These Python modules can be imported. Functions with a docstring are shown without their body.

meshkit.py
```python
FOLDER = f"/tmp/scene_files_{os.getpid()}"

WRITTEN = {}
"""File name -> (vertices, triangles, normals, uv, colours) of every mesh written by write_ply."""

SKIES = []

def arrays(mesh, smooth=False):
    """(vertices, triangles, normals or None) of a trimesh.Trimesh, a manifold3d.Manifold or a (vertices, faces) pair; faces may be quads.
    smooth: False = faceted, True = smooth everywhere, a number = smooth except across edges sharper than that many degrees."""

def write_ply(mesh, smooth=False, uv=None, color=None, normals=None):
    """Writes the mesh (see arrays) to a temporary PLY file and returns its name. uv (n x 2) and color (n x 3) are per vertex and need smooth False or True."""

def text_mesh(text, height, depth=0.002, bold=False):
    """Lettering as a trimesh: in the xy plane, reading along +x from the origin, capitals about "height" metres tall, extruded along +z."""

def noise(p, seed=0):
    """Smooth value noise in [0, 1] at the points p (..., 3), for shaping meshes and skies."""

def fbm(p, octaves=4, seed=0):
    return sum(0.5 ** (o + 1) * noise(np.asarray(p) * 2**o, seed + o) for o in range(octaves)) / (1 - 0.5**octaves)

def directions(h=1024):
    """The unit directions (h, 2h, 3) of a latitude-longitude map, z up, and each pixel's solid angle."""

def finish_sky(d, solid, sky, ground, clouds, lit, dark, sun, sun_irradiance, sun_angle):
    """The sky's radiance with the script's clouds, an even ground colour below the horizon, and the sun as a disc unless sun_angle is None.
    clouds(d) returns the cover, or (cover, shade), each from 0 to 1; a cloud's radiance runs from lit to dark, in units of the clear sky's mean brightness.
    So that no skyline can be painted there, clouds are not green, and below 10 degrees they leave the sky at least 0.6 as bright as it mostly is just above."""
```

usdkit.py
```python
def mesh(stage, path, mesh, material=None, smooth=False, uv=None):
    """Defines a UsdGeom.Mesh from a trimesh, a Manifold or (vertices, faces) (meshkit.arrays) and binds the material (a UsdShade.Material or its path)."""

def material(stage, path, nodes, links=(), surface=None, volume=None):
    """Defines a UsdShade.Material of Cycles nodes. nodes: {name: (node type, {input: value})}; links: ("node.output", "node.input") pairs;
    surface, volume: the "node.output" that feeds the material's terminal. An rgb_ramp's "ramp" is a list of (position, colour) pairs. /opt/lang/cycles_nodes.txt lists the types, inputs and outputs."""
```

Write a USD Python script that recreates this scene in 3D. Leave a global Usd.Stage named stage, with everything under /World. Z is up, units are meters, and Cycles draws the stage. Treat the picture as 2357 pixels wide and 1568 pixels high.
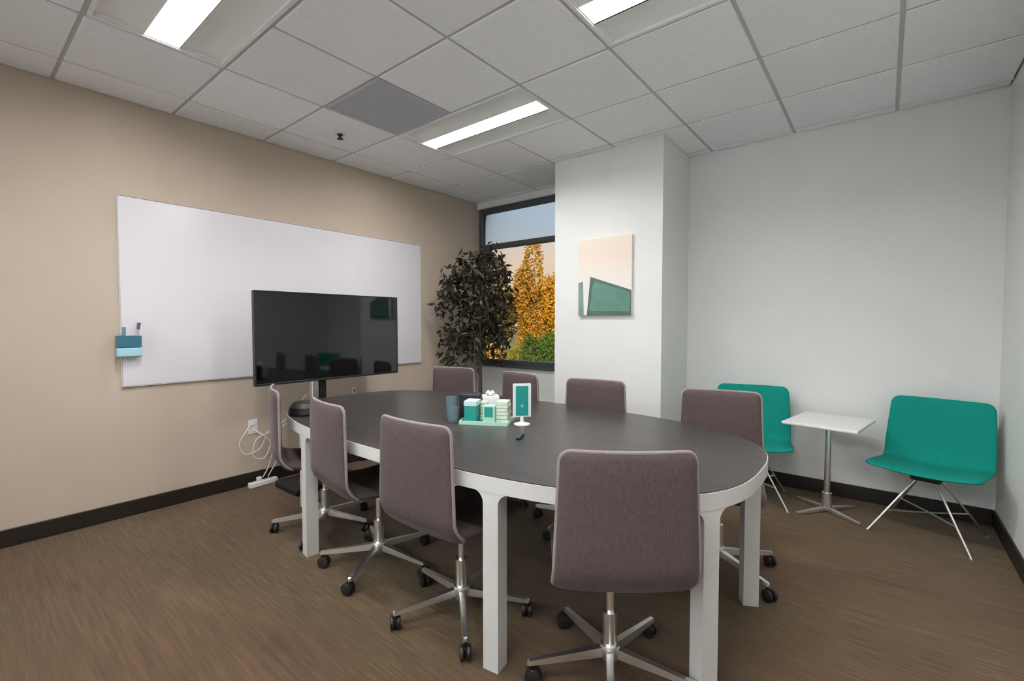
import math, random
import numpy as np, trimesh, manifold3d as m3
import shapely.geometry as sg
import usdkit, meshkit
from pxr import Usd, UsdGeom, UsdLux, UsdShade, Gf, Sdf, Vt

stage = Usd.Stage.CreateInMemory()
UsdGeom.SetStageUpAxis(stage, 'Z'); UsdGeom.SetStageMetersPerUnit(stage, 1.0)
UsdGeom.Xform.Define(stage, '/World'); UsdGeom.Scope.Define(stage, '/World/Looks')
V = np.array

# ------------------------------------------------------------ camera, sky, sun, exposure
CAM, YAW, PITCH = V([-4.223, -3.952, 1.3004]), 0.6782, -0.0365
cam = UsdGeom.Camera.Define(stage, '/World/camera')
_F = V([math.cos(YAW) * math.cos(PITCH), math.sin(YAW) * math.cos(PITCH), math.sin(PITCH)])
_R = V([math.sin(YAW), -math.cos(YAW), 0.0]); _U = np.cross(_R, _F)
cam.AddTransformOp().Set(Gf.Matrix4d(*[float(x) for x in (*_R, 0, *_U, 0, *(-_F), 0, *CAM, 1)]))
cam.CreateHorizontalApertureAttr(36.0); cam.CreateFocalLengthAttr(36.0 * 1064.8 / 2357)
cam.CreateExposureAttr(0.27)
LAMP = 56.0

UNSEEN_HALL = 12.0                       # strength of unseen hallway panels, set to brighten the ceiling and camera-facing sides

def mat(name, nodes, links=(), surface='p.BSDF'):
    return usdkit.material(stage, '/World/Looks/' + name, nodes, links, surface=surface)

sky = mat('dusk_sky', {
    'g': ('geometry', {}), 's': ('separate_xyz', {}),
    'r': ('rgb_ramp', {'ramp': [(0, (.30, .24, .18)), (.49, (.36, .28, .2)), (.5, (1.0, .72, .52)), (.56, (.98, .78, .62)), (.62, (.80, .78, .76)), (.75, (.50, .60, .74)), (1, (.32, .44, .66))]}),
    'a': ('math', {'math_type': 'multiply_add', 'value2': -.5, 'value3': .5}),
    'b': ('background_shader', {'strength': .75})},
    [('g.incoming', 's.vector'), ('s.z', 'a.value1'), ('a.value', 'r.fac'), ('r.color', 'b.color')], surface='b.background')
dome = UsdLux.DomeLight.Define(stage, '/World/sky'); dome.CreateIntensityAttr(1.0)
UsdShade.MaterialBindingAPI.Apply(dome.GetPrim()).Bind(sky)
sun = UsdLux.DistantLight.Define(stage, '/World/sun')
sun.CreateAngleAttr(0.6); sun.CreateNormalizeAttr(True); sun.CreateIntensityAttr(1.9); sun.CreateColorAttr(Gf.Vec3f(1, .74, .45))
_d = V([-.75, -.55, .36]); _d /= np.linalg.norm(_d)       # towards the low evening sun, behind the building
_x = np.cross([0, 0, 1], _d); _x /= np.linalg.norm(_x); _y = np.cross(_d, _x)
sun.AddTransformOp().Set(Gf.Matrix4d(*[float(x) for x in (*_x, 0, *_y, 0, *_d, 0, 0, 0, 30, 1)]))

# ------------------------------------------------------------ helpers
used = {}
def numbered(parent, name):
    k = used.get((parent, name), 0); used[(parent, name)] = k + 1
    return f'{parent}/{name}' + (f'_{k:03d}' if k else '')
def tag(prim, label=None, category=None, group=None, kind=None):
    p = prim.GetPrim() if hasattr(prim, 'GetPrim') else prim
    for k, v in (('label', label), ('category', category), ('group', group), ('kind', kind)):
        if v: p.SetCustomDataByKey(k, v)
    return p
def path_of(parent):
    return '/World' if parent is None else str(parent.GetPath())
def thing(name, label, category, loc=(0, 0, 0), rz=0.0, group=None):
    x = UsdGeom.Xform.Define(stage, numbered('/World', name))
    x.AddTranslateOp().Set(Gf.Vec3d(*map(float, loc)))
    if rz: x.AddRotateZOp().Set(float(rz))
    tag(x, label, category, group); return x.GetPrim()
def obj(name, mesh, m, parent=None, smooth=30, label=None, category=None, group=None, kind=None):
    o = usdkit.mesh(stage, numbered(path_of(parent), name), mesh, m, smooth=smooth)
    tag(o, label, category, group, kind); return o.GetPrim()
def struct(name, mesh, m, parent=None, smooth=False, label=None):
    return obj(name, mesh, m, parent, smooth, label=label, kind='structure' if parent is None else None)
def xstruct(name, label=None):
    x = UsdGeom.Xform.Define(stage, numbered('/World', name)); tag(x, label, None, None, 'structure'); return x.GetPrim()
cat = trimesh.util.concatenate
def box(x0, x1, y0, y1, z0, z1):
    b = trimesh.creation.box([x1 - x0, y1 - y0, z1 - z0]); b.apply_translation([(x0 + x1) / 2, (y0 + y1) / 2, (z0 + z1) / 2]); return b
def rbox(x0, x1, y0, y1, z0, z1, r=.005, seg=12):
    """a box with rounded edges"""
    r = min(r, (x1 - x0) / 2.01, (y1 - y0) / 2.01, (z1 - z0) / 2.01)
    s = m3.Manifold.sphere(r, seg)
    parts = [s.translate((x, y, z)) for x in (x0 + r, x1 - r) for y in (y0 + r, y1 - r) for z in (z0 + r, z1 - r)]
    h = m3.Manifold.batch_hull(parts).to_mesh()
    return trimesh.Trimesh(h.vert_properties[:, :3], h.tri_verts, process=False)
def chamfer_box(x0, x1, y0, y1, z0, z1, c=.004):
    pts = []
    for sx in (0, 1):
        for sy in (0, 1):
            for sz in (0, 1):
                for k in range(3):
                    q = [(x0, x1)[sx], (y0, y1)[sy], (z0, z1)[sz]]
                    for j, s in enumerate((sx, sy, sz)):
                        if j != k: q[j] += c * (1 - 2 * s)
                    pts.append(q)
    return trimesh.convex.convex_hull(np.array(pts))
def lathe(profile, n=32):
    return trimesh.creation.revolve(np.array(profile, float), sections=n)
def cyl(p, q, r, r2=None, n=16):
    p, q = V(p, float), V(q, float); L = np.linalg.norm(q - p); r2 = r if r2 is None else r2
    m = lathe([(0, 0), (r, 0), (r2, L), (0, L)], n)
    m.apply_transform(trimesh.geometry.align_vectors([0, 0, 1], (q - p) / L)); m.apply_translation(p); return m
def tube(points, radii, sides=10, closed=False):
    p = np.asarray(points, float); n = len(p)
    t = np.roll(p, -1, 0) - np.roll(p, 1, 0) if closed else np.gradient(p, axis=0)
    t /= np.linalg.norm(t, axis=1, keepdims=True) + 1e-12
    a = np.zeros_like(p); v = np.cross(t[0], [0.123, .3, 1.0]); v /= np.linalg.norm(v)
    for i in range(n):
        v = v - t[i] * (v @ t[i]); v /= np.linalg.norm(v); a[i] = v
    b = np.cross(t, a); ang = np.arange(sides) * 2 * np.pi / sides
    R = np.broadcast_to(radii, (n,))[:, None, None]
    vs = (p[:, None] + R * (np.cos(ang)[None, :, None] * a[:, None] + np.sin(ang)[None, :, None] * b[:, None])).reshape(-1, 3)
    f = []
    for i in range(n if closed else n - 1):
        for j in range(sides):
            k, l = (i + 1) % n, (j + 1) % sides
            f += [[i * sides + j, i * sides + l, k * sides + l], [i * sides + j, k * sides + l, k * sides + j]]
    if not closed:
        c0, c1 = len(vs), len(vs) + 1; vs = np.vstack([vs, p[0], p[-1]])
        for j in range(sides):
            l = (j + 1) % sides
            f += [[c0, l, j], [c1, (n - 1) * sides + j, (n - 1) * sides + l]]
    return trimesh.Trimesh(vs, f, process=False)
def curve(ctrl, n=40):
    """Catmull-Rom through the control points"""
    c = np.asarray(ctrl, float); c = np.vstack([2 * c[0] - c[1], c, 2 * c[-1] - c[-2]]); out = []
    for i in range(1, len(c) - 2):
        m = max(2, n // (len(c) - 3))
        for t in np.linspace(0, 1, m, endpoint=False):
            p0, p1, p2, p3 = c[i - 1:i + 3]
            out.append(.5 * (2 * p1 + (p2 - p0) * t + (2 * p0 - 5 * p1 + 4 * p2 - p3) * t ** 2 + (3 * p1 - p0 - 3 * p2 + p3) * t ** 3))
    return np.array(out + [c[-2]])
def extrude(poly, h, z0=0.0):
    m = trimesh.creation.extrude_polygon(poly, h, engine='earcut'); m.apply_translation([0, 0, z0]); return m
def move(m, loc=(0, 0, 0), rz=0.0):
    m = m.copy(); m.apply_transform(trimesh.transformations.rotation_matrix(rz, [0, 0, 1])); m.apply_translation(loc); return m
def pad(P, a, b, r, T, n=22, power=8):
    """A padded sheet. P(x, y) -> points for the rounded rectangle |x|<=a, |y|<=b (corner radius r); T = full thickness. Returns (mesh, rim polyline)."""
    g = np.sin(np.linspace(-1, 1, n) * np.pi / 2); g = .55 * g + .45 * np.sign(g) * (1 - (1 - np.abs(g)) ** 1.0)
    u, w = np.meshgrid(g, g, indexing='ij')
    x, y = a * u, b * w
    dx, dy = np.abs(x) - (a - r), np.abs(y) - (b - r); c = (dx > 0) & (dy > 0)
    nx = np.where(c, dx * np.sqrt(np.maximum(0, 1 - (dy / r) ** 2 / 2)), dx); ny = np.where(c, dy * np.sqrt(np.maximum(0, 1 - (dx / r) ** 2 / 2)), dy)
    x = np.where(c, np.sign(x) * (a - r + nx), x); y = np.where(c, np.sign(y) * (b - r + ny), y)
    e = 1e-4
    S = P(x, y); N = np.cross(P(x + e, y) - P(x - e, y), P(x, y + e) - P(x, y - e)); N /= np.linalg.norm(N, axis=-1, keepdims=True)
    th = T / 2 * np.maximum(0, 1 - np.maximum(np.abs(u), np.abs(w)) ** power) ** .5
    A, B = S + N * th[..., None], S - N * th[..., None]
    vs = np.vstack([A.reshape(-1, 3), B.reshape(-1, 3)]); f = []; o = n * n
    for i in range(n - 1):
        for j in range(n - 1):
            p, q, s, t = i * n + j, (i + 1) * n + j, (i + 1) * n + j + 1, i * n + j + 1
            f += [[p, q, s], [p, s, t], [o + p, o + s, o + q], [o + p, o + t, o + s]]
    m = trimesh.Trimesh(vs, f, process=False); m.merge_vertices()
    ring = [(i, 0) for i in range(n)] + [(n - 1, j) for j in range(1, n)] + [(i, n - 1) for i in range(n - 2, -1, -1)] + [(0, j) for j in range(n - 2, 0, -1)]
    return m, np.array([S[i, j] for i, j in ring])

def sgb(a):
    return cat([box(-a, a, .44, .47, -.014, 0), box(-a, a, -.47, -.44, -.014, 0), box(-a, -.59, -.44, .44, -.014, 0), box(.59, a, -.44, .44, -.014, 0)])

# ------------------------------------------------------------ materials
def plain(name, color, rough=.5, metal=0.0, spec=.5, noise=0.0, scale=30, bump=0.0, bscale=200, **kw):
    n = {'p': ('principled_bsdf', {'base_color': color, 'roughness': rough, 'metallic': metal, 'specular_ior_level': spec, **kw})}; l = []
    if noise or bump: n['tc'] = ('texture_coordinate', {})
    if noise:
        n['n'] = ('noise_texture', {'scale': scale, 'detail': 4})
        n['r'] = ('rgb_ramp', {'ramp': [(.3, tuple(c * (1 - noise) for c in color)), (.7, tuple(min(1, c * (1 + noise)) for c in color))]})
        l += [('tc.object', 'n.vector'), ('n.fac', 'r.fac'), ('r.color', 'p.base_color')]
    if bump:
        n['bn'] = ('noise_texture', {'scale': bscale, 'detail': 3}); n['b'] = ('bump', {'strength': bump, 'distance': .002})
        l += [('tc.object', 'bn.vector'), ('bn.fac', 'b.height'), ('b.normal', 'p.normal')]
    return mat(name, n, l)
M = {}
M['beige'] = plain('beige_paint', (.52, .435, .35), .75, noise=.015, scale=3, bump=.12, bscale=350)
M['white_wall'] = plain('cool_white_paint', (.765, .78, .765), .75, noise=.015, scale=3, bump=.12, bscale=350)
M['rear_wall'] = plain('rear_paint', (.80, .81, .80), .75)
M['base'] = plain('dark_vinyl_base', (.016, .011, .008), .45)
M['tile'] = plain('ceiling_tile_white', (.90, .90, .925), .9, noise=.03, scale=60, bump=.5, bscale=260)
M['rail'] = plain('ceiling_rail_paint', (.52, .52, .53), .6)
M['dark_void'] = plain('duct_black', (.03, .03, .035), .8)
M['frame_white'] = plain('troffer_white', (.85, .85, .84), .5)
M['alu_dark'] = plain('dark_anodised', (.085, .095, .115), .4, metal=.4)
M['white_metal'] = plain('table_white', (.58, .565, .54), .38, noise=.02, scale=8)
M['chrome'] = plain('polished_aluminium', (.86, .85, .83), .32, metal=1.0)
M['black_plastic'] = plain('black_plastic', (.012, .011, .011), .45)
M['teal'] = plain('teal_fabric', (.0, .25, .20), .8, spec=.25, noise=.08, scale=90, bump=.3, bscale=700)
M['white_lam'] = plain('white_laminate', (.80, .79, .78), .3)
M['board'] = plain('whiteboard_enamel', (.69, .68, .715), .22)
M['board_edge'] = plain('whiteboard_trim', (.66, .63, .60), .4)
M['tv_black'] = plain('television_housing', (.010, .010, .011), .35)
M['screen'] = plain('screen_glass', (.0015, .0015, .0018), .04, spec=.62, coat_weight=.35, coat_roughness=.06)
M['white_plastic'] = plain('white_plastic', (.74, .73, .72), .4)
M['cord'] = plain('white_cord', (.70, .67, .66), .5)

# taupe chair upholstery: fine woven noise
def fabric(name, lo, hi, sheen):
    return mat(name, {'tc': ('texture_coordinate', {}), 'm': ('mapping', {'scale': (1, 1, .35)}), 'n': ('noise_texture', {'scale': 160, 'detail': 5, 'roughness': .7}),
        'r': ('rgb_ramp', {'ramp': [(.3, lo), (.7, hi)]}), 'b': ('bump', {'strength': .35, 'distance': .0015}),
        'p': ('principled_bsdf', {'roughness': .82, 'sheen_weight': sheen, 'sheen_roughness': .4, 'sheen_tint': (.95, .88, .86), 'specular_ior_level': .3})},
        [('tc.object', 'm.vector'), ('m.vector', 'n.vector'), ('n.fac', 'r.fac'), ('r.color', 'p.base_color'), ('n.fac', 'b.height'), ('b.normal', 'p.normal')])
M['taupe'] = fabric('taupe_weave', (.064, .046, .046), (.106, .076, .076), .12)
M['piping'] = fabric('pale_piping', (.21, .175, .17), (.28, .235, .23), .15)

# carpet: stretched strands in two directions mixed in patches, mottled brown
M['carpet'] = mat('brown_carpet', {
    'g': ('geometry', {}), 'm1': ('mapping', {'scale': (110, 5, 1)}), 'm2': ('mapping', {'scale': (70, 2.6, 1)}), 'm3': ('mapping', {'scale': (.9, .55, 1)}),
    'n1': ('noise_texture', {'scale': 1, 'detail': 5, 'roughness': .65}), 'n2': ('noise_texture', {'scale': 1, 'detail': 5, 'roughness': .65}),
    'n3': ('noise_texture', {'scale': 1, 'detail': 3}), 'n4': ('noise_texture', {'scale': 420, 'detail': 3}),
    'r1': ('rgb_ramp', {'ramp': [(.25, (.064, .040, .020)), (.5, (.114, .077, .040)), (.75, (.185, .132, .074))]}),
    'r2': ('rgb_ramp', {'ramp': [(.25, (.070, .042, .024)), (.5, (.114, .069, .039)), (.75, (.168, .110, .064))]}),
    'rm': ('rgb_ramp', {'ramp': [(.42, (0, 0, 0)), (.58, (1, 1, 1))]}), 'mx': ('mix_color', {}),
    'b': ('bump', {'strength': .6, 'distance': .004}), 'p': ('principled_bsdf', {'roughness': .95, 'specular_ior_level': .15, 'sheen_weight': .1})},
    [('g.position', 'm1.vector'), ('g.position', 'm2.vector'), ('g.position', 'm3.vector'), ('g.position', 'n4.vector'), ('m1.vector', 'n1.vector'), ('m2.vector', 'n2.vector'), ('m3.vector', 'n3.vector'),
     ('n1.fac', 'r1.fac'), ('n2.fac', 'r2.fac'), ('n3.fac', 'rm.fac'), ('rm.color', 'mx.fac'), ('r1.color', 'mx.a'), ('r2.color', 'mx.b'), ('mx.result', 'p.base_color'), ('n4.fac', 'b.height'), ('b.normal', 'p.normal')])
# dark table laminate with a fine grain
M['laminate'] = mat('dark_laminate', {
    'tc': ('texture_coordinate', {}), 'm': ('mapping', {'scale': (28, 1.6, 1)}), 'n': ('noise_texture', {'scale': 2.2, 'detail': 6, 'roughness': .6}),
    'r': ('rgb_ramp', {'ramp': [(.3, (.023, .020, .020)), (.7, (.050, .044, .043))]}),
    'p': ('principled_bsdf', {'roughness': .34, 'specular_ior_level': .5})},
    [('tc.object', 'm.vector'), ('m.vector', 'n.vector'), ('n.fac', 'r.fac'), ('r.color', 'p.base_color')])
M['diffuser'] = mat('lit_diffuser', {'p': ('emission', {'color': (1, .965, .955), 'strength': LAMP})}, surface='p.emission')
M['pane'] = mat('window_glass', {'t': ('transparent_bsdf', {'color': (.97, .98, .97)}), 'g': ('glossy_bsdf', {'roughness': .01}), 'f': ('fresnel', {'IOR': 1.45}), 'm': ('mix_closure', {})},
    [('f.fac', 'm.fac'), ('t.BSDF', 'm.closure1'), ('g.BSDF', 'm.closure2')], surface='m.closure')
M['frosted'] = mat('blue_tinted_glass', {'t': ('transparent_bsdf', {'color': (.77, .88, .99)}), 'g': ('glossy_bsdf', {'roughness': .05}), 'f': ('fresnel', {'IOR': 1.45}), 'm': ('mix_closure', {})},
    [('f.fac', 'm.fac'), ('t.BSDF', 'm.closure1'), ('g.BSDF', 'm.closure2')], surface='m.closure')
M['perforated'] = mat('perforated_grey', {'tc': ('texture_coordinate', {}), 'v': ('voronoi_texture', {'scale': 120, 'randomness': 0.0}),
    'l': ('math', {'math_type': 'less_than', 'value2': .30}), 't': ('transparent_bsdf', {'color': (1, 1, 1)}), 'd': ('diffuse_bsdf', {'color': (.60, .605, .65)}), 'm': ('mix_closure', {})},
    [('tc.object', 'v.vector'), ('v.distance', 'l.value1'), ('l.value', 'm.fac'), ('d.BSDF', 'm.closure1'), ('t.BSDF', 'm.closure2')], surface='m.closure')

# ------------------------------------------------------------ room shell
H, WY, XB = 2.7754, -4.5305, -5.15       # ceiling height, right wall, rear wall
T = .15
struct('floor', box(XB - T, T, WY - T, T, -.12, 0), M['carpet'], label='brown mottled carpet floor with fine streaks')
struct('wall_left', box(XB - T, T, 0, T, 0, H + .25), M['beige'], label='beige painted wall behind the whiteboard and television')
struct('wall_right', box(XB - T, T, WY - T, WY, 0, H + .25), M['white_wall'], label='pale wall at the far right edge of the photo')
GH, XH = 2.45, XB - 2.9                  # height of the unseen glass front, far side of the unseen hallway
struct('wall_rear', cat([box(XB - T, XB, WY, 0, GH, H + .25), box(XB - T, XB, WY, WY + .12, 0, GH), box(XB - T, XB, -.12, 0, 0, GH)]), M['rear_wall'], label='wall strip over the unseen glass front behind the camera')
w2 = xstruct('unseen_window_2', 'unseen glass front behind the camera, letting in light from the hallway')  # glass front is out of view, placed to let light in from behind
gy = np.linspace(WY + .12, -.12, 5)
for k in range(5): obj('mullion', box(XB - .10, XB - .05, gy[k] - .02 * (k > 0), gy[k] + .02 * (k < 4), .05, GH - .05), M['alu_dark'], w2, smooth=False)
obj('glass_frame', cat([box(XB - .10, XB - .05, gy[0], gy[-1], 0, .05), box(XB - .10, XB - .05, gy[0], gy[-1], GH - .05, GH)]), M['alu_dark'], w2, smooth=False)
for k in range(4): obj('pane', box(XB - .08, XB - .072, gy[k] + .02, gy[k + 1] - .02, .05, GH - .05), M['pane'], w2, smooth=False)
struct('floor_unseen_hallway', box(XH - T, XB - T, WY - T, T, -.12, 0), plain('unseen_hallway_floor', (.55, .53, .50), .5), label='unseen pale hallway floor behind the camera')  # unseen hallway shell, pale so it bounces light into the room
struct('wall_unseen_hallway', cat([box(XH - T, XH, WY - T, T, 0, H + .25), box(XH, XB - T, WY - T, WY, 0, H + .25), box(XH, XB - T, 0, T, 0, H + .25)]), M['rear_wall'], label='unseen white hallway walls behind the camera')
struct('ceiling_unseen_hallway', box(XH - T, XB - T, WY - T, T, H, H + .25), M['tile'], label='unseen white hallway ceiling behind the camera')
M['unseen_hall_panel'] = mat('unseen_hallway_panel_lit', {'p': ('emission', {'color': (.91, .955, 1.0), 'strength': UNSEEN_HALL})}, surface='p.emission')
for k in range(4):  # out of view, these light the ceiling and camera-facing sides through the glass
    hp = thing('unseen_hallway_light', 'unseen hallway ceiling light behind the camera, ' + ('nearest the right wall', 'second from the right wall', 'second from the left wall', 'nearest the left wall')[k], 'ceiling light', ((XH + XB - T) / 2, WY + .65 + 1.08 * k, H), 0, 'unseen ceiling lights in the hallway behind the camera')
    obj('frame', sgb(.62), M['frame_white'], hp, smooth=False)
    obj('panel', box(-.59, .59, -.44, .44, -.012, -.004), M['unseen_hall_panel'], hp, smooth=False)
SILL, HEAD, WYE = .815, 2.705, -1.60     # window opening
struct('wall_back', cat([box(0, T, WYE, 0, 0, SILL), box(0, T, WYE, 0, HEAD, H + .25), box(0, T, WY, WYE, 0, H + .25)]), M['white_wall'], label='pale cool white wall behind the teal chairs, with the window in its left end')
CX, CY0, CY1 = -.62, -2.572, -1.56
struct('column', box(CX, 0, CY0, CY1, 0, H + .1), M['white_wall'], label='square white column that carries the small picture')
bt, bh = .012, .105
def skirting(name, x0, x1, y0, y1):
    struct(name, chamfer_box(x0, x1, y0, y1, 0, bh, .003), M['base'], label='dark brown skirting strip')
skirting('baseboard_left', XB, -bt, -bt, 0)
skirting('baseboard_back', -bt, 0, WY + bt, CY0 - bt)
skirting('baseboard_window', -bt, 0, CY1 + bt, 0)
skirting('baseboard_right', XB, 0, WY, WY + bt)
struct('baseboard_column', cat([chamfer_box(CX - bt, CX, CY0 - bt, CY1 + bt, 0, bh, .003), chamfer_box(CX, 0, CY0 - bt, CY0, 0, bh, .003), chamfer_box(CX, 0, CY1, CY1 + bt, 0, bh, .003)]), M['base'], label='dark brown skirting strip round the column')

# window: dark frame, transom, clear pane and blue tinted upper pane
w1 = xstruct('window_1', 'tall window with dark frame, blue tinted upper pane and clear lower pane beside the column')
fw, x0, x1 = .045, .03, .10
obj('window_frame', cat([chamfer_box(x0, x1, -fw, -.002, SILL, HEAD, .004), chamfer_box(x0, x1, WYE + .002, WYE + fw, SILL, HEAD, .004),
    chamfer_box(x0, x1, WYE + fw, -fw, HEAD - .06, HEAD - .001, .004), chamfer_box(x0, x1, WYE + fw, -fw, SILL + .001, SILL + .05, .004)]), M['alu_dark'], w1)
TR = 2.235
obj('transom', chamfer_box(x0 - .01, x1, WYE + fw, -fw, TR - .028, TR + .028, .004), M['alu_dark'], w1)
obj('pane', box(.062, .068, WYE + fw, -fw, SILL + .05, TR - .028), M['pane'], w1)
obj('pane', box(.062, .068, WYE + fw, -fw, TR + .028, HEAD - .06), M['frosted'], w1, label='pale blue tinted upper pane')
obj('sill', rbox(-.035, .06, WYE + .045, -.004, SILL - .03, SILL + .004, .004), M['alu_dark'], w1)

# ceiling: lay-in tiles (2 ft grid) between recessed rails
AX, BY, S = -3.748, -2.154, .61
ceil = xstruct('ceiling', 'suspended ceiling of square white lay-in tiles')
xs = [AX + S * k for k in range(-2, 7)]; ys = [BY - S * k for k in range(-3, 4)]
xe = [XB] + xs + [0.0]; ye = [0.0] + ys + [WY]
def lamp_cell(xc, yc):
    return any(a < xc < b and c < yc < d for a, b, c, d in LIGHTS + [VENT])
LIGHTS = [(xs[2], xs[3], ys[3], ys[1]), (xs[5], xs[6], ys[3], ys[1]), (xs[4], xs[5], ys[6], ys[4]), (xs[1], xs[2], ys[6], ys[4])]
VENT = (xs[4], xs[5], ys[2], ys[1])
g = .010
tile_mats = [plain(f'ceiling_tile_white_{k}', tuple(c * s for c in (.90, .90, .925)), .9, noise=.03, scale=60, bump=.5, bscale=260) for k, s in enumerate((1, .975, 1.02))]
rng = random.Random(4)
def cut(a, b, c, d):
    """the tile lies against column or wall"""
    r = sg.box(a, c, b, d).difference(sg.box(CX - .004, CY0 - .004, .01, CY1 + .004))
    return r
for i in range(len(xe) - 1):
    for j in range(len(ye) - 1):
        a, b, d, c = xe[i], xe[i + 1], ye[j], ye[j + 1]
        if lamp_cell((a + b) / 2, (c + d) / 2) or b - a < .03: continue
        r = cut(a + g, b - g, c + g, d - g)
        if r.is_empty: continue
        for piece in getattr(r, 'geoms', [r]):
            if piece.area < .003: continue
            dz = rng.uniform(-.001, .001)
            if piece.equals(sg.box(a + g, c + g, b - g, d - g)): t_ = chamfer_box(a + g, b - g, c + g, d - g, H + dz, H + .02, .004)
            else: t_ = extrude(piece, .02 - dz, H + dz)
            obj('ceiling_tile', t_, tile_mats[rng.randrange(3)], ceil, smooth=False)
rw = .012
for x in xs: obj('ceiling_rail', box(x - rw, x + rw, WY, 0, H + .007, H + .03), M['rail'], ceil, smooth=False)
for y in ys:
    segs = [[XB, 0.0]] if not (CY0 < y < CY1) else [[XB, CX]]
    for la, lb, lc, ld in LIGHTS:                # no rail runs through a light
        if lc + .05 < y < ld - .05:
            segs = [q for p, r in segs for q in (([p, la - .001], [lb + .001, r]) if p < la < r else ([p, r],))]
    for a, b in segs: obj('ceiling_rail', box(a, b, y - rw, y + rw, H + .0075, H + .029), M['rail'], ceil, smooth=False)
et = .02
obj('wall_angle', cat([box(XB, 0, -et, 0, H + .014, H + .03), box(XB, 0, WY, WY + et, H + .014, H + .03), box(-et, 0, WY + et, -et, H + .014, H + .03), box(XB, XB + et, WY + et, -et, H + .014, H + .03)]), plain('reveal_shade_grey', (.22, .215, .21), .7), ceil, smooth=False)  # grey darkened to carry the shade in the gap along the walls
obj('ceiling_deck', box(XB, 0, WY, 0, H + .20, H + .25), M['tile'], ceil, smooth=False)

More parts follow.
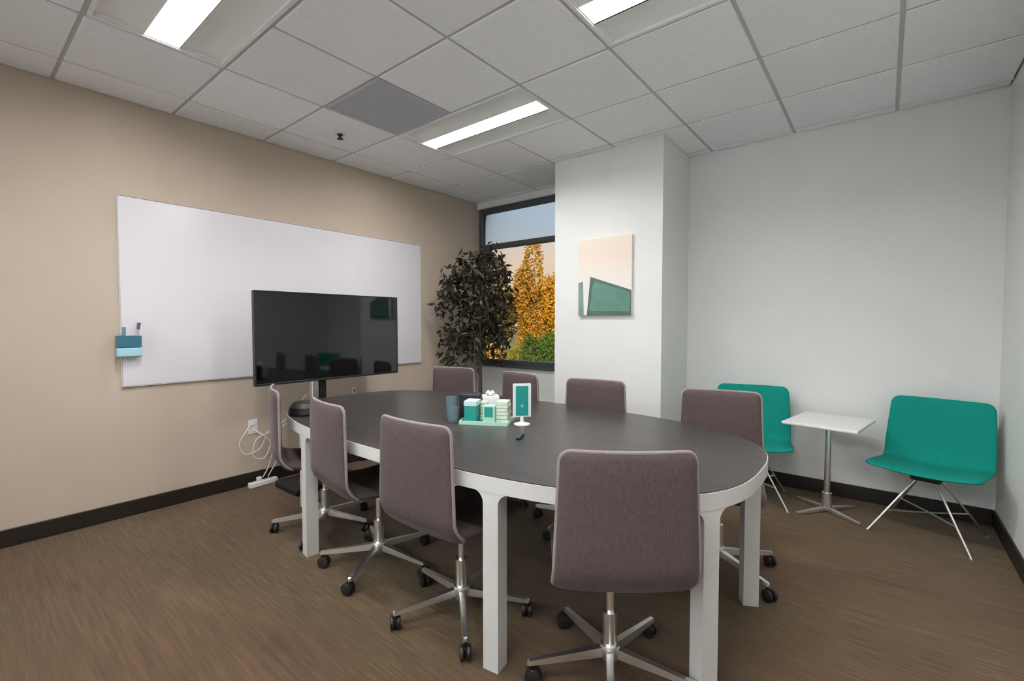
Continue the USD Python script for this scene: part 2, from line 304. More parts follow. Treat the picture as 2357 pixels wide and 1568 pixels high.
# ------------------------------------------------------------ ceiling lights: volumetric troffers
def troffer(k, label):
    a, b, c, d = LIGHTS[k]
    xc, yc, hx, hy = (a + b) / 2, (c + d) / 2, (b - a) / 2 - .012, (d - c) / 2 - .012
    t = thing('ceiling_light', label, 'ceiling light', (xc, yc, H), 0, 'recessed ceiling lights with a central glowing strip')
    f = .018
    obj('frame', cat([box(-hx, -hx + f, -hy, hy, -.003, .02), box(hx - f, hx, -hy, hy, -.003, .02), box(-hx + f, hx - f, -hy, -hy + f, -.003, .02), box(-hx + f, hx - f, hy - f, hy, -.003, .02)]), M['frame_white'], t, smooth=False)
    for s in (-1, 1):           # curved white reflector wings
        q = np.linspace(0, 1, 12)
        X = s * (hx - f - (hx - f - .078) * q); Z = .012 + .016 * np.sin(np.pi * q) - .012 * q
        top = np.stack([X, Z], 1); poly = sg.Polygon(np.vstack([top, (top + [0, .006])[::-1]])).buffer(0)
        m = trimesh.creation.extrude_polygon(poly, 2 * (hy - f), engine='earcut')
        m = trimesh.Trimesh(np.stack([m.vertices[:, 0], m.vertices[:, 2] - (hy - f), m.vertices[:, 1]], 1), m.faces[:, ::-1], process=False)
        obj('reflector', m, M['frame_white'], t)
    for s in (-1, 1): obj('end_plate', box(-hx + f, hx - f, min(s * (hy - f), s * (hy - f - .008)), max(s * (hy - f), s * (hy - f - .008)), .002, .12), M['frame_white'], t, smooth=False)
    obj('slot_side', cat([box(.078, .081, -hy + f, hy - f, .0, .075), box(-.081, -.078, -hy + f, hy - f, .0, .075)]), M['frame_white'], t, smooth=False)
    ang = np.linspace(np.pi, 2 * np.pi, 17)
    prof = np.stack([.077 * np.cos(ang), .045 + .018 * np.sin(ang)], 1)
    poly = sg.Polygon(np.vstack([prof, [[.077, .075], [-.077, .075]]]))
    m = trimesh.creation.extrude_polygon(poly, 2 * (hy - f - .02), engine='earcut')
    m = trimesh.Trimesh(np.stack([m.vertices[:, 0], m.vertices[:, 2] - (hy - f - .02), m.vertices[:, 1]], 1), m.faces[:, ::-1], process=False)
    obj('diffuser', m, M['diffuser'], t, label='glowing warm white strip')
troffer(0, 'lit ceiling light at the top left, nearest the beige wall')
troffer(1, 'lit ceiling light beside the grey perforated vent, above the far side of the table')
troffer(2, 'bright ceiling light cut by the top edge of the photo, right of centre')
troffer(3, 'unseen ceiling light above the camera, placed to brighten the room')  # out of view above the camera, placed to brighten the room

a, b, c, d = VENT
vt = thing('ceiling_vent', 'square grey perforated air vent in the ceiling grid beside a lit ceiling light', 'air vent', ((a + b) / 2, (c + d) / 2, H))
hv = .293
obj('frame', cat([box(-hv, hv, hv - .02, hv, -.003, .02), box(-hv, hv, -hv, -hv + .02, -.003, .02), box(-hv, -hv + .02, -hv + .02, hv - .02, -.003, .02), box(hv - .02, hv, -hv + .02, hv - .02, -.003, .02)]), M['rail'], vt, smooth=False)
obj('perforated_face', box(-hv + .02, hv - .02, -hv + .02, hv - .02, 0, .002), M['perforated'], vt, smooth=False)
obj('plenum_box', cat([box(-hv + .02, hv - .02, -hv + .02, hv - .02, .15, .152)] + [box(*q, .004, .15) for q in ((-hv + .02, -hv + .022, -.27, .27), (hv - .022, hv - .02, -.27, .27), (-.27, .27, -hv + .02, -hv + .022), (-.27, .27, hv - .022, hv - .02))]), plain('plenum_grey', (.16, .165, .18), .8), vt, smooth=False)
obj('duct_neck', lathe([(0, .148), (.15, .148), (.15, .06), (.145, .06), (.145, .140), (0, .140)], 32), M['dark_void'], vt)
sp = thing('sprinkler', 'small dark round fire sprinkler with a white ring in a ceiling tile', 'sprinkler', ((xs[4] + xs[5]) / 2, (ys[0] + ys[1]) / 2, H))
obj('escutcheon', lathe([(0, .0), (.045, .0), (.043, -.006), (.028, -.010), (0, -.010)][::-1], 28), M['white_plastic'], sp)
obj('sprinkler_head', cat([lathe([(0, -.045), (.022, -.045), (.024, -.042), (.008, -.034), (.012, -.022), (.022, -.012), (.022, -.009), (0, -.009)], 20)]), M['black_plastic'], sp)

# ------------------------------------------------------------ whiteboard and what is on it
wb = thing('whiteboard', 'large white frameless whiteboard on the beige wall behind the television', 'whiteboard', (-2.19, 0, 1.512))
obj('board', rbox(-1.272, 1.272, -.016, -.002, -.632, .632, .006), M['board'], wb)
obj('edge_trim', cat([chamfer_box(-1.276, -1.2725, -.018, -.001, -.636, .636, .001), chamfer_box(1.2725, 1.276, -.018, -.001, -.636, .636, .001), chamfer_box(-1.272, 1.272, -.018, -.001, .633, .636, .001), chamfer_box(-1.272, 1.272, -.018, -.001, -.636, -.633, .001)]), M['board_edge'], wb)
pc = thing('pen_cup', 'dark blue magnetic pen cup at the left edge of the whiteboard', 'pen cup', (-3.432, -.0165, 1.095))
obj('cup', cat([chamfer_box(-.055, .06, -.055, 0, .045, .05, .001), chamfer_box(-.06, .065, -.003, 0, .05, .125, .001), chamfer_box(-.06, .065, -.06, -.056, .05, .125, .001), chamfer_box(-.06, -.057, -.056, -.003, .05, .125, .001), chamfer_box(.062, .065, -.056, -.003, .05, .125, .001)]), plain('cup_blue', (.03, .14, .20), .4), pc)
obj('base_band', rbox(-.062, .067, -.062, 0, -.012, .045, .006), plain('cup_light_blue', (.36, .62, .70), .45), pc, label='pale blue lower band')
for dx, ln, lab in ((-.02, .13, 'upright grey-blue marker in the left side of the blue pen cup'), (.035, .16, 'dark marker leaning to the right out of the blue pen cup')):
    mk = thing('marker', lab, 'marker', (-3.432 + dx, -.045, 1.147), 0, 'markers in the whiteboard pen cup')
    q = V([.025 if dx > 0 else 0, 0, ln])
    obj('barrel', cyl((0, 0, 0), q * .72, .008), plain('marker_grey' + ('_dark' if dx > 0 else ''), (.10, .22, .30) if dx < 0 else (.45, .44, .46), .4), mk)
    obj('cap', cyl(q * .72, q, .0095), plain('marker_cap' + ('_dark' if dx > 0 else ''), (.12, .26, .34) if dx < 0 else (.09, .08, .11), .4), mk)

# ------------------------------------------------------------ television on its floor stand
TX, TY = -2.213, -.49
tv = thing('television', 'large black flat television in front of the whiteboard', 'television', (TX, TY, 1.195))
hw, hh = .615, .342
obj('housing', cat([rbox(-hw, hw, -.002, .028, -hh, hh, .006), rbox(-.35, .35, .024, .06, -.26, .2, .012)]), M['tv_black'], tv)
obj('bezel', cat([chamfer_box(-hw, hw, -.012, -.001, hh - .010, hh, .002), chamfer_box(-hw, hw, -.012, -.001, -hh, -hh + .016, .002), chamfer_box(-hw, -hw + .010, -.012, -.001, -hh + .016, hh - .010, .002), chamfer_box(hw - .010, hw, -.012, -.001, -hh + .016, hh - .010, .002)]), M['tv_black'], tv)
obj('screen', box(-hw + .010, hw - .010, -.008, -.002, -hh + .016, hh - .010), M['screen'], tv, smooth=False)
ts = thing('television_stand', 'floor stand with black and silver upright post carrying the television', 'television stand', (TX, TY + .10, 0))
obj('post', rbox(-.085, -.030, -.02, .03, .05, 1.25, .006), M['black_plastic'], ts)
obj('post', rbox(-.150, -.095, -.02, .03, .05, 1.25, .006), M['chrome'], ts, label='silver upright post')
obj('mount_plate', cat([rbox(-.28, .28, -.036, -.022, 1.0, 1.3, .004)]), M['black_plastic'], ts)
obj('base_plate', rbox(-.36, .2, -.16, .2, .0, .05, .012), M['black_plastic'], ts)

# ------------------------------------------------------------ conference table
TCX, TCY, TA, TB, TN, TZ = -2.245, -2.125, .755, 1.47, 2.8, .74
def superellipse(a, b, n=180, e=TN):
    t = np.linspace(0, 2 * np.pi, n, endpoint=False); c, s = np.cos(t), np.sin(t)
    return np.stack([a * np.sign(c) * np.abs(c) ** (2 / e), b * np.sign(s) * np.abs(s) ** (2 / e)], 1)
outer = sg.Polygon(superellipse(TA, TB))
table = thing('conference_table', 'long rounded conference table with dark top and white metal frame', 'table', (TCX, TCY, 0))
obj('tabletop', cat([extrude(outer.buffer(-.004), .010, TZ - .010), extrude(outer.buffer(-.022), .012, TZ - .022)]), M['laminate'], table, label='dark grain table top')
obj('apron', extrude(outer.difference(outer.buffer(-.021)), .058, TZ - .062), M['white_metal'], table, label='white curved frame edge')
lw = .066
for lx, ly in [(-2.94, -1.45), (-2.945, -2.83), (-2.60, -3.49), (-1.88, -3.495), (-1.55, -2.80), (-1.55, -1.45), (-1.905, -.755), (-2.60, -.755)]:
    p = sg.Point(lx - TCX, ly - TCY); ring = outer.exterior; s = ring.project(p)
    q0, q1 = V(ring.interpolate(s - .02).coords[0]), V(ring.interpolate(s + .02).coords[0]); tdir = (q1 - q0) / np.linalg.norm(q1 - q0)
    on = V(ring.interpolate(s).coords[0]); nrm = V([tdir[1], -tdir[0]]); nrm = nrm * np.sign(nrm @ on)
    # profile in (tangent, z): straight post that flares into the apron through two fillets
    r = .045; arc = np.linspace(0, np.pi / 2, 7)
    zt = TZ - .012; z1 = TZ - .062
    R = [(lw / 2, 0)] + [(lw / 2 + r * (1 - np.cos(t)), z1 - r + r * np.sin(t)) for t in arc] + [(lw / 2 + r, zt)]
    prof = sg.Polygon([(-x, z) for x, z in R] + R[::-1])
    m = trimesh.creation.extrude_polygon(prof, lw, engine='earcut')
    tv_, zv, dv = m.vertices[:, 0], m.vertices[:, 1], m.vertices[:, 2]
    # the flare follows the curved apron
    vv = []
    for tq, zq, dq in zip(tv_, zv, dv):
        c0, c1, c2 = (V(ring.interpolate((s + tq + e) % ring.length).coords[0]) for e in (-.02, 0, .02))
        tn = (c2 - c0) / np.linalg.norm(c2 - c0); nn = V([tn[1], -tn[0]]); nn = nn * np.sign(nn @ c1)
        vv.append([*(c1 - nn * (.0015 + dq)), zq])
    vv = np.array(vv)
    m = trimesh.Trimesh(vv, m.faces, process=False); m.fix_normals()
    obj('leg', m, M['white_metal'], table, smooth=25)

# ------------------------------------------------------------ swivel chairs
BW, ZB0, ZB1 = .222, .452, .912
def back_P(x, y):
    """x across, y along the height"""
    v = (y + (ZB1 - ZB0) / 2) / (ZB1 - ZB0)
    w = 1.02 - .09 * v
    curl = np.maximum(0, .22 - v) ** 2 * 1.5
    return np.stack([-.272 - .022 * v + .55 * (x ** 2) * (.25 + .75 * v) + curl, -x * w, ZB0 + v * (ZB1 - ZB0)], -1)
def seat_P(x, y):
    u = (y + .245) / .49          # 0 rear .. 1 front
    return np.stack([-.255 + u * .49, -x * (.99 - .04 * u), .468 - .022 * np.sin(np.pi * np.clip(u * 1.05, 0, 1)) + .05 * np.maximum(0, .15 - u) - .35 * np.maximum(0, u - .82) ** 1.5 + .25 * x ** 2], -1)
back_mesh, rim = pad(back_P, BW, (ZB1 - ZB0) / 2, .036, .044)
seat_mesh, srim = pad(seat_P, .222, .245, .055, .050)
piping_mesh = tube(rim, .007, 8, closed=True)
spiping_mesh = tube(srim, .0050, 8, closed=True)
def chair(hub, face, spin, label):
    t = thing('swivel_chair', label, 'chair', (hub[0], hub[1], 0), face, 'taupe swivel chairs around the conference table')
    obj('seat', seat_mesh, M['taupe'], t, smooth=60); b = obj('backrest', back_mesh, M['taupe'], t, smooth=60)
    obj('piping', piping_mesh, M['piping'], b, smooth=60, label='pale piping round the backrest edge')
    obj('under_seat_plate', cat([rbox(-.11, .11, -.10, .10, .408, .43, .006), cyl((0, 0, .385), (0, 0, .41), .04)]), M['black_plastic'], t)
    obj('gas_column', cat([cyl((0, 0, .24), (0, 0, .39), .0145), cyl((0, 0, .125), (0, 0, .245), .026)]), M['chrome'], t)
    obj('hub', lathe([(0, .062), (.026, .062), (.036, .075), (.040, .105), (.034, .125), (0, .128)], 24), M['chrome'], t)
    for k in range(5):
        an = math.radians(spin - face + 72 * k); dx, dy = math.cos(an), math.sin(an)
        sec = lambda x, z, w, h: [(x, -w, z - h), (x, w, z - h), (x, w * .8, z + h), (x, -w * .8, z + h)]
        hull = trimesh.convex.convex_hull(np.array(sec(.02, .100, .016, .017) + sec(.30, .078, .010, .0085) + sec(.308, .076, .006, .006)))
        arm = move(hull, rz=an); o = obj('base_arm', arm, M['chrome'], t, smooth=20)
        ca = an + 1.1 + k * 1.7
        wheel = []
        for s in (-1, 1):
            w = lathe([(0, -.009), (.020, -.009), (.0285, -.006), (.030, 0), (.0285, .006), (.020, .009), (0, .009)], 20)
            w.apply_transform(trimesh.transformations.rotation_matrix(np.pi / 2, [1, 0, 0])); w.apply_translation([.012, s * .0135, 0]); wheel.append(w)
        wheel += [cyl((0, 0, .012), (0, 0, .044), .006), rbox(-.012, .024, -.005, .005, -.006, .022, .004)]
        obj('caster', move(cat(wheel), (.298 * dx, .298 * dy, .031), ca), M['black_plastic'], t)
chair((-2.70, -1.19), -21, 4, 'taupe swivel chair seen edge on at the far left, beside the corner of the table')
chair((-2.755, -1.845), -9, 64, 'second taupe swivel chair from the left, just right of the left table leg')
chair((-2.772, -2.49), 1, 12, 'taupe swivel chair in the left foreground beside the big white table leg')
chair((-2.70, -3.188), 37.3, 64, 'taupe swivel chair nearest the camera with its whole back in view')
chair((-1.66, -1.08), 194, 20, 'taupe swivel chair across the table, leftmost of the far row')
chair((-1.65, -1.69), 168, 50, 'taupe swivel chair across the table behind the sign holder, below the window')
chair((-1.67, -2.45), 188, 30, 'taupe swivel chair across the table in front of the white column')
chair((-1.67, -3.29), 194, 25, 'taupe swivel chair across the table in front of the left teal chair')

# ------------------------------------------------------------ teal chairs and side table
def teal_P(x, s):
    """x across, s along the profile from seat front (s = -.43) over the seat and up the back"""
    L = s + .43
    seat, bend, up = .37, .13, .36
    r = bend / (math.radians(78)); a1 = math.radians(78)
    th = np.clip((L - seat) / r, 0, a1)
    fx = .25 - np.minimum(L, seat) - r * np.sin(th) - np.maximum(0, L - seat - bend) * math.cos(a1)
    fz = .412 - .03 * np.minimum(L, seat) / seat + r * (1 - np.cos(th)) + np.maximum(0, L - seat - bend) * math.sin(a1) - .10 * np.maximum(0, .06 - L)
    wid = 1.0 + .0 * L - .06 * np.maximum(0, (L - .55)) / .31
    k = np.clip(L / .5, .25, 1)
    fx = fx + .42 * x ** 2 * np.clip((L - .35) / .2, 0, 1)
    return np.stack([fx, -x * wid, fz + .35 * x ** 2 * (1 - np.clip((L - .35) / .2, 0, 1))], -1)
teal_mesh, trim_ = pad(teal_P, .268, .43, .05, .034, n=30)
def teal_chair(loc, face, label):
    t = thing('teal_chair', label, 'chair', (loc[0], loc[1], 0), face, 'teal upholstered chairs against the pale back wall')
    obj('shell', teal_mesh, M['teal'], t, smooth=60)
    obj('mounting_plate', cat([rbox(-.06, .10, -.07, .07, .340, .372, .008)]), M['black_plastic'], t)
    for sx, sy in ((1, 1), (1, -1), (-1, 1), (-1, -1)):
        p0, p1 = V([.02 + .055 * sx, .045 * sy, .345]), V([.02 + .235 * sx, .235 * sy, .006])
        obj('leg', cat([tube(curve([p0, p0 * .45 + p1 * .55, p1], 12), .0065, 10), lathe([(0, -.006), (.011, -.006), (.011, .004), (0, .006)], 14).apply_translation(p1)]), M['chrome'], t)
    for sy in (1, -1):
        q0, q1 = V([.02 + .16 * .98, .162 * sy, .137]), V([.02 - .16 * .98, -.162 * sy, .137])
        obj('cross_brace', tube([q0, (q0 + q1) / 2 + [0, 0, .004 * sy], q1], .005, 8), M['chrome'], t)
teal_chair((-.40, -4.185), 166, 'teal shell chair at the right of the small white table, fully in view')
teal_chair((-.40, -3.185), 191, 'teal shell chair at the left of the small white table, partly hidden')
st = thing('side_table', 'small square white table on a slim metal post between the teal chairs', 'side table', (-.385, -3.665, 0), -9)
obj('tabletop', rbox(-.26, .26, -.215, .215, .612, .634, .008), M['white_lam'], st)
obj('post', cat([cyl((0, 0, .02), (0, 0, .60), .019, n=24), cyl((0, 0, .02), (0, 0, .13), .032, .030, 24), cyl((0, 0, .585), (0, 0, .612), .05, n=24)]), M['chrome'], st)
for k in range(4):
    an = math.radians(61 + 90 * k)
    hull = trimesh.convex.convex_hull(V([(.0, -.018, .008), (.0, .018, .008), (.0, .018, .032), (.0, -.018, .032), (.245, -.011, .002), (.245, .011, .002), (.245, .011, .014), (.245, -.011, .014)]))
    obj('foot', move(hull, rz=an), M['chrome'], st, smooth=20)

# ------------------------------------------------------------ picture on the column
pic = thing('picture', 'small unframed canvas with a peach sky and a dark green hill shape on the column', 'picture', (CX, -2.077, 1.372))
M['canvas'] = mat('peach_canvas', {'tc': ('texture_coordinate', {}), 's': ('separate_xyz', {}), 'd': ('math', {'math_type': 'divide', 'value2': .66}),
    'r': ('rgb_ramp', {'ramp': [(.0, (.76, .78, .76)), (.42, (.78, .77, .73)), (.58, (.80, .74, .67)), (.75, (.82, .68, .60)), (1, (.80, .72, .58))]}), 'p': ('principled_bsdf', {'roughness': .7})},
    [('tc.object', 's.vector'), ('s.z', 'd.value1'), ('d.value', 'r.fac'), ('r.color', 'p.base_color')])
pw, ph = .252, .66
obj('canvas', rbox(-.025, -.001, -pw, pw, 0, ph, .004), M['canvas'], pic)
def print_(poly, name, color, layer, label=None):
    m = extrude(sg.Polygon(poly), .0012)          # (u to the viewer's right, z) in the canvas plane
    v = m.vertices; m = trimesh.Trimesh(np.stack([-.025 - .0003 * layer - v[:, 2], -v[:, 0], v[:, 1]], 1), m.faces[:, ::-1], process=False)
    obj(name, m, plain('print_' + name, color, .7, noise=.12, scale=14), pic, smooth=False, label=label)
print_([(-.165, .0), (-.130, .335), (.250, .205), (.250, .0)], 'hill_edge', (.085, .135, .115), 0, 'dark green edge of the hill shape')
print_([(-.140, .040), (-.105, .270), (-.085, .290), (.235, .188), (.235, .03)], 'hill', (.105, .235, .185), 1, 'green hill shape')
print_([(-.250, .0), (-.250, .285), (-.205, .30), (-.195, .0)], 'side_strip', (.20, .28, .25), 0, 'grey green strip left of the hill')

# ------------------------------------------------------------ things on the conference table
def world_on_table(u, v, z=TZ):
    """kept as plain numbers measured on the table plane"""
    return (u, v, z)
M['mint'] = plain('mint_acrylic', (.42, .68, .56), .25)
M['mint_dark'] = plain('teal_card', (.015, .27, .235), .4)
M['cream'] = plain('cream_paper', (.62, .68, .56), .7, noise=.05)
TRX, TRY, TRR = -2.255, -2.235, -63       # tray centre and turn (its long side runs along the table)
ca, sa = math.cos(math.radians(TRR)), math.sin(math.radians(TRR))
def on_tray(u, w, z=.0):
    """u along the tray (to the right in the photo), w away from the camera"""
    return (TRX + u * ca - w * sa, TRY + u * sa + w * ca, TZ + .006 + z)
tray = thing('tray', 'mint green tray holding boxes at the middle of the conference table', 'tray', (TRX - .04 * ca, TRY - .04 * sa, TZ), TRR)
obj('bottom', rbox(-.132, .132, -.085, .085, .0, .006, .003), M['mint_dark'], tray, label='teal bottom')
obj('rim', extrude(sg.box(-.135, -.090, .135, .090).buffer(.004).difference(sg.box(-.1325, -.0855, .1325, .0855)), .020, .0005), M['mint'], tray, label='pale mint rim')
bx = thing('mint_box', 'mint and teal box at the left end of the tray', 'box', on_tray(-.128, .0), TRR)
obj('body', rbox(-.035, .035, -.045, .045, 0, .10, .003), M['mint_dark'], bx)
obj('lid', rbox(-.037, .037, -.047, .047, .088, .118, .003), plain('pale_mint', (.52, .70, .70), .4), bx, label='pale blue lid')
cb = thing('card_stack', 'cream stack of note cards in the middle of the tray', 'note cards', on_tray(-.068, .045), TRR)
for k in range(6): obj('card', rbox(-.02 + .001 * (k % 2), .02, -.02, .02, .018 * k, .018 * k + .016, .002), M['cream'], cb)
gb = thing('card_holder', 'square teal card in a mint holder at the front of the tray', 'card holder', on_tray(-.018, -.035), TRR)
obj('holder', rbox(-.034, .034, -.022, .022, 0, .098, .004), M['mint'], gb)
obj('card_face', rbox(-.023, .025, -.0245, -.021, .034, .090, .001), M['mint_dark'], gb, label='teal card face')
ps = thing('paper_stack', 'pale cream paper stack at the right end of the tray', 'papers', on_tray(.054, .01), TRR)
for k in range(6): obj('pad', rbox(-.033, .033 - .003 * (k % 2), -.045, .045, .020 * k, .020 * k + .0185, .002), M['cream'], ps)
tb = thing('tissue_box', 'white tissue box standing behind the tray', 'tissue box', on_tray(-.066, .175, -.006), TRR + 20)
obj('carton', rbox(-.05, .05, -.05, .05, 0, .125, .004), M['white_lam'], tb)
q = np.linspace(-1, 1, 13); qx, qy = np.meshgrid(q, q, indexing='ij'); rr = np.sqrt(qx ** 2 + qy ** 2)
tis, _ = pad(lambda x, y: np.stack([x * (.6 + .4 * np.abs(y) / .035), y * .5, .152 - .010 * np.cos(x * 160) - 12 * (x ** 2 + y ** 2)], -1), .035, .035, .012, .004, n=14)
obj('tissue', tis, plain('tissue_white', (.82, .82, .82), .8), tb)
dc = thing('dark_caddy', 'dark blue box behind the left end of the tray', 'box', on_tray(-.19, .155, -.006), TRR)
obj('body', rbox(-.055, .055, -.04, .04, 0, .135, .004), plain('navy', (.02, .022, .035), .4), dc)
obj('lid', rbox(-.057, .057, -.042, .042, .118, .138, .004), plain('navy_lid', (.03, .032, .048), .35), dc)
M['blue_glass'] = mat('bluish_glass', {'p': ('principled_bsdf', {'base_color': (.45, .60, .66), 'roughness': .06, 'transmission_weight': .8, 'ior': 1.45})})
for k, (u, w, h, lab) in enumerate(((-.275, .06, .13, 'tall bluish drinking glass at the left of the tray'), (-.235, -.03, .085, 'short bluish drinking glass at the front left of the tray'))):
    gl = thing('drinking_glass', lab, 'glass', on_tray(u, w, -.006), 0, 'drinking glasses beside the tray')
    obj('tumbler', lathe([(0, 0), (.027, 0), (.033, h), (.0305, h), (.0255, .010), (0, .010)], 28), M['blue_glass'], gl)
# sign holder
sh = thing('sign_holder', 'upright white framed teal sign on a round white foot at the right of the tray', 'sign', on_tray(.165, -.02, -.006), TRR + 22)
obj('foot', lathe([(0, 0), (.045, 0), (.045, .004), (.025, .010), (.010, .016), (.009, .045), (0, .045)], 36), M['white_plastic'], sh)
obj('sign_frame', rbox(-.052, .052, -.005, .005, .040, .228, .004), plain('sign_frame_white', (.62, .72, .71), .35), sh)
obj('sign_face', rbox(-.035, .035, -.0070, -.0045, .050, .215, .001), plain('sign_teal', (.015, .25, .225), .3), sh, label='teal sign panel')
mk = sg.Point(0, 0).buffer(.010, 6); mk = sg.Polygon([(0, .013), (.011, 0), (0, -.013), (-.011, 0)])
m = extrude(mk, .0008); v = m.vertices; obj('sign_emblem', trimesh.Trimesh(np.stack([v[:, 0], -.0070 - v[:, 2], v[:, 1] + .105], 1), m.faces[:, ::-1], process=False), plain('emblem_pale', (.12, .52, .48), .4), sh, smooth=False, label='small pale teal emblem')
rc = thing('remote_control', 'small black remote lying on the table in front of the sign', 'remote control', (-2.445, -2.570, TZ), 24)
obj('body', rbox(-.045, .045, -.011, .011, 0, .014, .005), M['black_plastic'], rc)
obj('button_pad', rbox(-.03, .01, -.007, .007, .0135, .0152, .001), plain('button_grey', (.05, .05, .05), .5), rc)
pk = thing('speakerphone', 'round black conference speakerphone on the far left corner of the table', 'speakerphone', (-2.80, -1.16, TZ), 0)
obj('body', lathe([(0, 0), (.088, 0), (.096, .008), (.091, .048), (.070, .074), (.03, .081), (0, .081)], 36), plain('phone_black', (.012, .010, .010), .5), pk)
obj('keypad', lathe([(0, .0805), (.030, .0805), (.028, .084), (0, .085)], 28), plain('phone_dark_grey', (.035, .03, .03), .4), pk)

# ------------------------------------------------------------ outlet, cords and power strip below the whiteboard
ol = thing('wall_outlet', 'pale outlet plate with plugs low on the beige wall under the whiteboard', 'outlet', (-2.65, 0, .47))
obj('plate', rbox(-.036, .036, -.006, 0, -.058, .058, .003), M['white_plastic'], ol)
for dz in (.026, -.026): obj('socket', rbox(-.017, .017, -.009, -.005, dz - .014, dz + .014, .003), M['white_plastic'], ol)
wp = thing('wall_plate', 'small blank wall plate under the television', 'wall plate', (-1.733, 0, .66))
obj('plate', rbox(-.022, .022, -.006, 0, -.035, .035, .003), M['board_edge'], wp)
obj('jack', rbox(-.008, .008, -.008, -.005, -.008, .008, .001), M['black_plastic'], wp)
rs = random.Random(3)
for k, (ctrl, lab) in enumerate((
        ([(-2.66, -.012, .49), (-2.72, -.06, .46), (-2.77, -.05, .36), (-2.73, -.05, .27), (-2.62, -.06, .30), (-2.56, -.06, .42), (-2.52, -.06, .30), (-2.56, -.06, .14), (-2.61, -.07, .06)], 'white power cord looping from the outlet down to the power strip'),
        ([(-2.64, -.012, .44), (-2.60, -.07, .40), (-2.55, -.08, .33), (-2.60, -.08, .22), (-2.68, -.08, .25), (-2.66, -.09, .38), (-2.52, -.09, .44), (-2.40, -.12, .55), (-2.33, -.25, .72)], 'white cord rising from the outlet towards the television stand'),
        ([(-2.57, -.07, .055), (-2.50, -.08, .20), (-2.54, -.09, .36), (-2.45, -.10, .46), (-2.36, -.18, .50), (-2.325, -.3, .62)], 'white cord from the power strip up to the television stand'))):
    obj('cord', tube(curve(ctrl, 60), .0045, 8), M['cord'], None, smooth=60, label=lab, category='cord', group='white cords under the television')
pst = thing('power_strip', 'white power strip on the carpet against the left skirting', 'power strip', (-2.61, -.075, 0), 4)
obj('body', rbox(-.11, .11, -.026, .026, 0, .042, .008), M['white_plastic'], pst)
for k in range(4): obj('socket', rbox(-.09 + .047 * k, -.055 + .047 * k, -.014, .014, .0415, .044, .002), plain(f'socket_grey_{k}', (.5, .5, .5), .5), pst)
obj('plug', rbox(-.05, -.015, -.013, .013, .043, .075, .005), M['white_plastic'], pst)

# ------------------------------------------------------------ potted tree in the corner
def leaves(centers, size, seed, droop=.0, aspect=.42, out=None):
    """bent six-triangle leaves at the given points"""
    r = np.random.default_rng(seed); n = len(centers)
    d = r.normal(size=(n, 3)); d[:, 2] -= droop
    if out is not None: d += out
    d /= np.linalg.norm(d, axis=1, keepdims=True)
    u = np.cross(d, r.normal(size=(n, 3))); u /= np.linalg.norm(u, axis=1, keepdims=True); w = np.cross(d, u)
    L = size * r.uniform(.7, 1.3, (n, 1)); W = L * aspect
    c = np.asarray(centers)
    p0, p1 = c, c + d * L + w * L * -.12
    a, b, m = c + d * L * .45 + u * W * .5 + w * L * .05, c + d * L * .45 - u * W * .5 + w * L * .05, c + d * L * .5
    vs = np.stack([p0, a, p1, b, m], 1).reshape(-1, 3); k = np.arange(n)[:, None] * 5
    f = np.concatenate([k + [0, 1, 4], k + [1, 2, 4], k + [2, 3, 4], k + [3, 0, 4]])
    return trimesh.Trimesh(vs, f, process=False)
def leaf_mat(name, c1, c2, trans=.35, rough=.5):
    return mat(name, {'g': ('geometry', {}), 'r': ('rgb_ramp', {'ramp': [(0, c1), (1, c2)]}), 'p': ('principled_bsdf', {'roughness': rough, 'specular_ior_level': .35}), 't': ('translucent_bsdf', {}), 'm': ('mix_closure', {'fac': trans})},
        [('g.random_per_island', 'r.fac'), ('r.color', 'p.base_color'), ('r.color', 't.color'), ('p.BSDF', 'm.closure1'), ('t.BSDF', 'm.closure2')], surface='m.closure')
M['bark'] = plain('grey_bark', (.085, .065, .05), .85, noise=.3, scale=25, bump=.6, bscale=60)
PX, PY = -.60, -.594
pt = thing('potted_tree', 'tall leafy potted fig tree with drooping dark leaves in the corner beside the window', 'potted tree', (PX, PY, 0))
obj('pot', lathe([(0, 0), (.13, 0), (.165, .28), (.175, .30), (.175, .315), (.160, .315), (.150, .27), (0, .27)], 36), plain('pot_grey', (.20, .19, .18), .6), pt)
obj('soil', lathe([(0, .255), (.149, .262), (.149, .272), (.08, .282), (0, .286)], 24), plain('soil', (.03, .022, .016), .95, noise=.3, scale=60), pt)
rg = np.random.default_rng(12)
tr = curve([(0, 0, .26), (.015, .01, .6), (-.012, -.012, .95), (.01, .012, 1.35), (0, 0, 1.8)], 24)
obj('trunk', tube(tr, np.linspace(.024, .010, len(tr)), 10), M['bark'], pt, smooth=60)
br, tips = [], []
for k in range(34):
    z0 = rg.uniform(.95, 1.8); an = k * 2.4 + rg.uniform(-.3, .3); base = tr[np.argmin(np.abs(tr[:, 2] - z0))]
    reach = rg.uniform(.22, .44) * (1.0 if z0 < 1.65 else .8); rise = rg.uniform(.10, .30); fall = rg.uniform(.05, .38)
    o = V([math.cos(an), math.sin(an), 0])
    c = curve([base, base + o * reach * .45 + [0, 0, rise], base + o * reach * .85 + [0, 0, rise * .9], base + o * reach + [0, 0, rise - fall]], 14)
    br.append(tube(c, np.linspace(.006, .002, len(c)), 5)); tips.append(c[3:])
tips = np.vstack(tips)
obj('branches', cat(br), M['bark'], pt, smooth=60)
cs = tips[rg.integers(0, len(tips), 2100)] + rg.normal(0, .055, (2100, 3))
cs = cs[(cs[:, 1] + PY < -.09) & (cs[:, 0] + PX < -.11) & (cs[:, 2] > .86)]
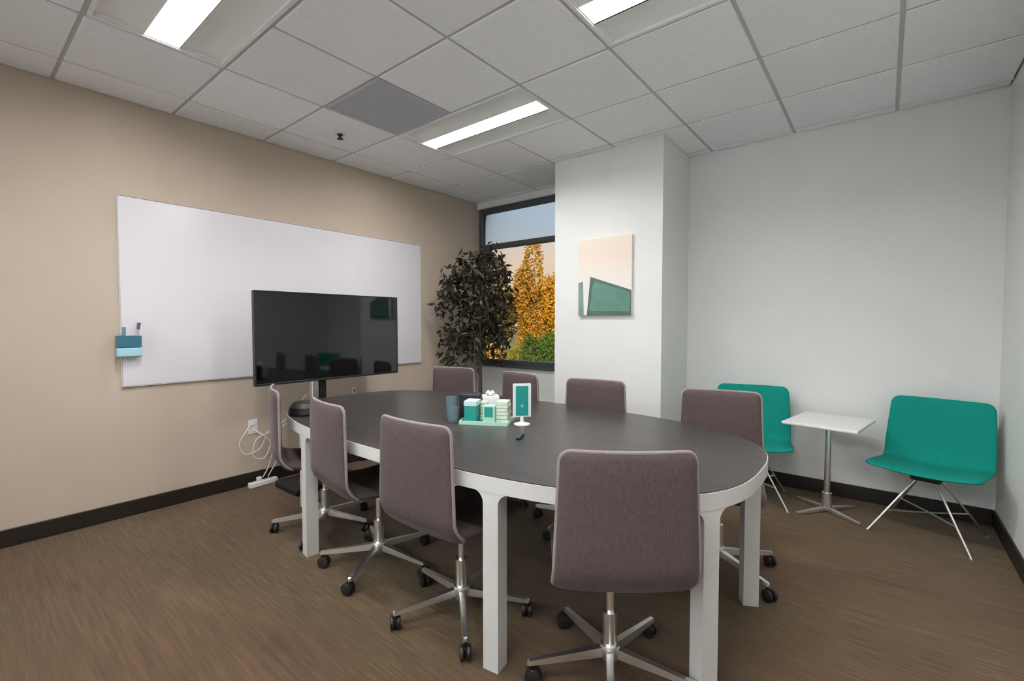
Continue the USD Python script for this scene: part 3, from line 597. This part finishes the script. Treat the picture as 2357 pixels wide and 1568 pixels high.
obj('foliage', leaves(cs, .085, 5, droop=.9, aspect=.42), leaf_mat('fig_leaf', (.035, .030, .018), (.17, .145, .10), .15, .4), pt, smooth=False, kind='stuff')

# ------------------------------------------------------------ outside: lawn, trees and shrubs in evening light
obj('lawn', box(.6, 60, -30, 70, -1.25, -1.2), plain('lawn_green', (.16, .17, .04), .9, noise=.35, scale=2), None, smooth=False, label='yellow green lawn far outside below the window', category='lawn')
def crown(rng_, n, centre, rad, lobes=9):
    out = []
    L = [(rng_.normal(size=3) * .42, rng_.uniform(.42, .68)) for _ in range(lobes)]
    for c, r in L:
        k = n // lobes; d = rng_.normal(size=(k, 3)); d /= np.linalg.norm(d, axis=1, keepdims=True)
        out.append((c + d * r * rng_.uniform(.75, 1.0, (k, 1))) * rad)
    return np.vstack(out) + centre
def tree(name, label, category, x, y, base, top, rad, n, size, m, seed, trunk=True):
    r = np.random.default_rng(seed); h = top - base
    t = thing(name, label, category, (x, y, base))
    cz = h - rad[2] * .95 if trunk else rad[2] * .8
    pts = crown(r, n, V([0, 0, cz]), V(rad))
    pts = pts[pts[:, 2] > .22]
    obj('foliage', leaves(pts, size, seed + 1, aspect=.6), m, t, smooth=False, kind='stuff')
    if trunk:
        tr_ = curve([(0, 0, .04), (.05, .04, cz * .4), (-.06, .03, cz * .8), (0, 0, cz * 1.15)], 14)
        obj('trunk', tube(tr_, np.linspace(.035 * h, .012 * h, len(tr_)), 10), M['bark'], t, smooth=60)
        bs = []
        for k in range(6):
            a = k * 1.05 + .3; st_ = tr_[6 + (k % 4)]
            bs.append(tube([st_, st_ + V([math.cos(a) * rad[0] * .4, math.sin(a) * rad[1] * .4, rad[2] * .35]), st_ + V([math.cos(a) * rad[0] * .7, math.sin(a) * rad[1] * .7, rad[2] * .8])], [.012 * h, .008 * h, .003 * h], 6))
        obj('limbs', cat(bs), M['bark'], t, smooth=60)
gold = leaf_mat('gold_leaf', (.50, .30, .03), (.70, .52, .16)); orange = leaf_mat('orange_leaf', (.42, .25, .03), (.58, .43, .13))
green = leaf_mat('green_leaf', (.06, .14, .02), (.26, .33, .07)); olive = leaf_mat('olive_leaf', (.12, .10, .015), (.40, .31, .07)); yellow = leaf_mat('yellow_leaf', (.62, .42, .08), (.80, .62, .20))
tree('autumn_tree', 'orange autumn tree seen through the right half of the window', 'tree', 12, 8.05, -1.2, 4.22, (.70, .70, 2.15), 8000, .14, orange, 21)
tree('golden_tree', 'golden leaved tree at the right edge of the window beside the column', 'tree', 15.5, 9.2, -1.2, 3.75, (1.05, 1.05, 1.9), 7000, .17, gold, 31)
tree('olive_tree', 'olive brown tree seen behind the potted fig through the window', 'tree', 14.5, 12.3, -1.2, 4.3, (1.5, 1.5, 2.1), 8000, .17, olive, 41)
tree('green_shrub', 'dark green shrub at the lower right of the window view', 'shrub', 9.5, 5.6, -1.2, 1.7, (.7, .7, 1.5), 5000, .12, green, 51, trunk=False)
tree('yellow_hedge', 'sunlit yellow hedge along the lower left of the window view', 'hedge', 11.3, 10.6, -1.2, .62, (.75, 1.3, .95), 6000, .13, yellow, 61, trunk=False)
tree('yellow_shrub', 'yellow green shrub at the bottom middle of the window view', 'shrub', 10.3, 7.8, -1.2, .35, (.6, 1.0, .8), 5000, .12, leaf_mat('lime_leaf', (.25, .25, .03), (.50, .45, .10)), 71, trunk=False)
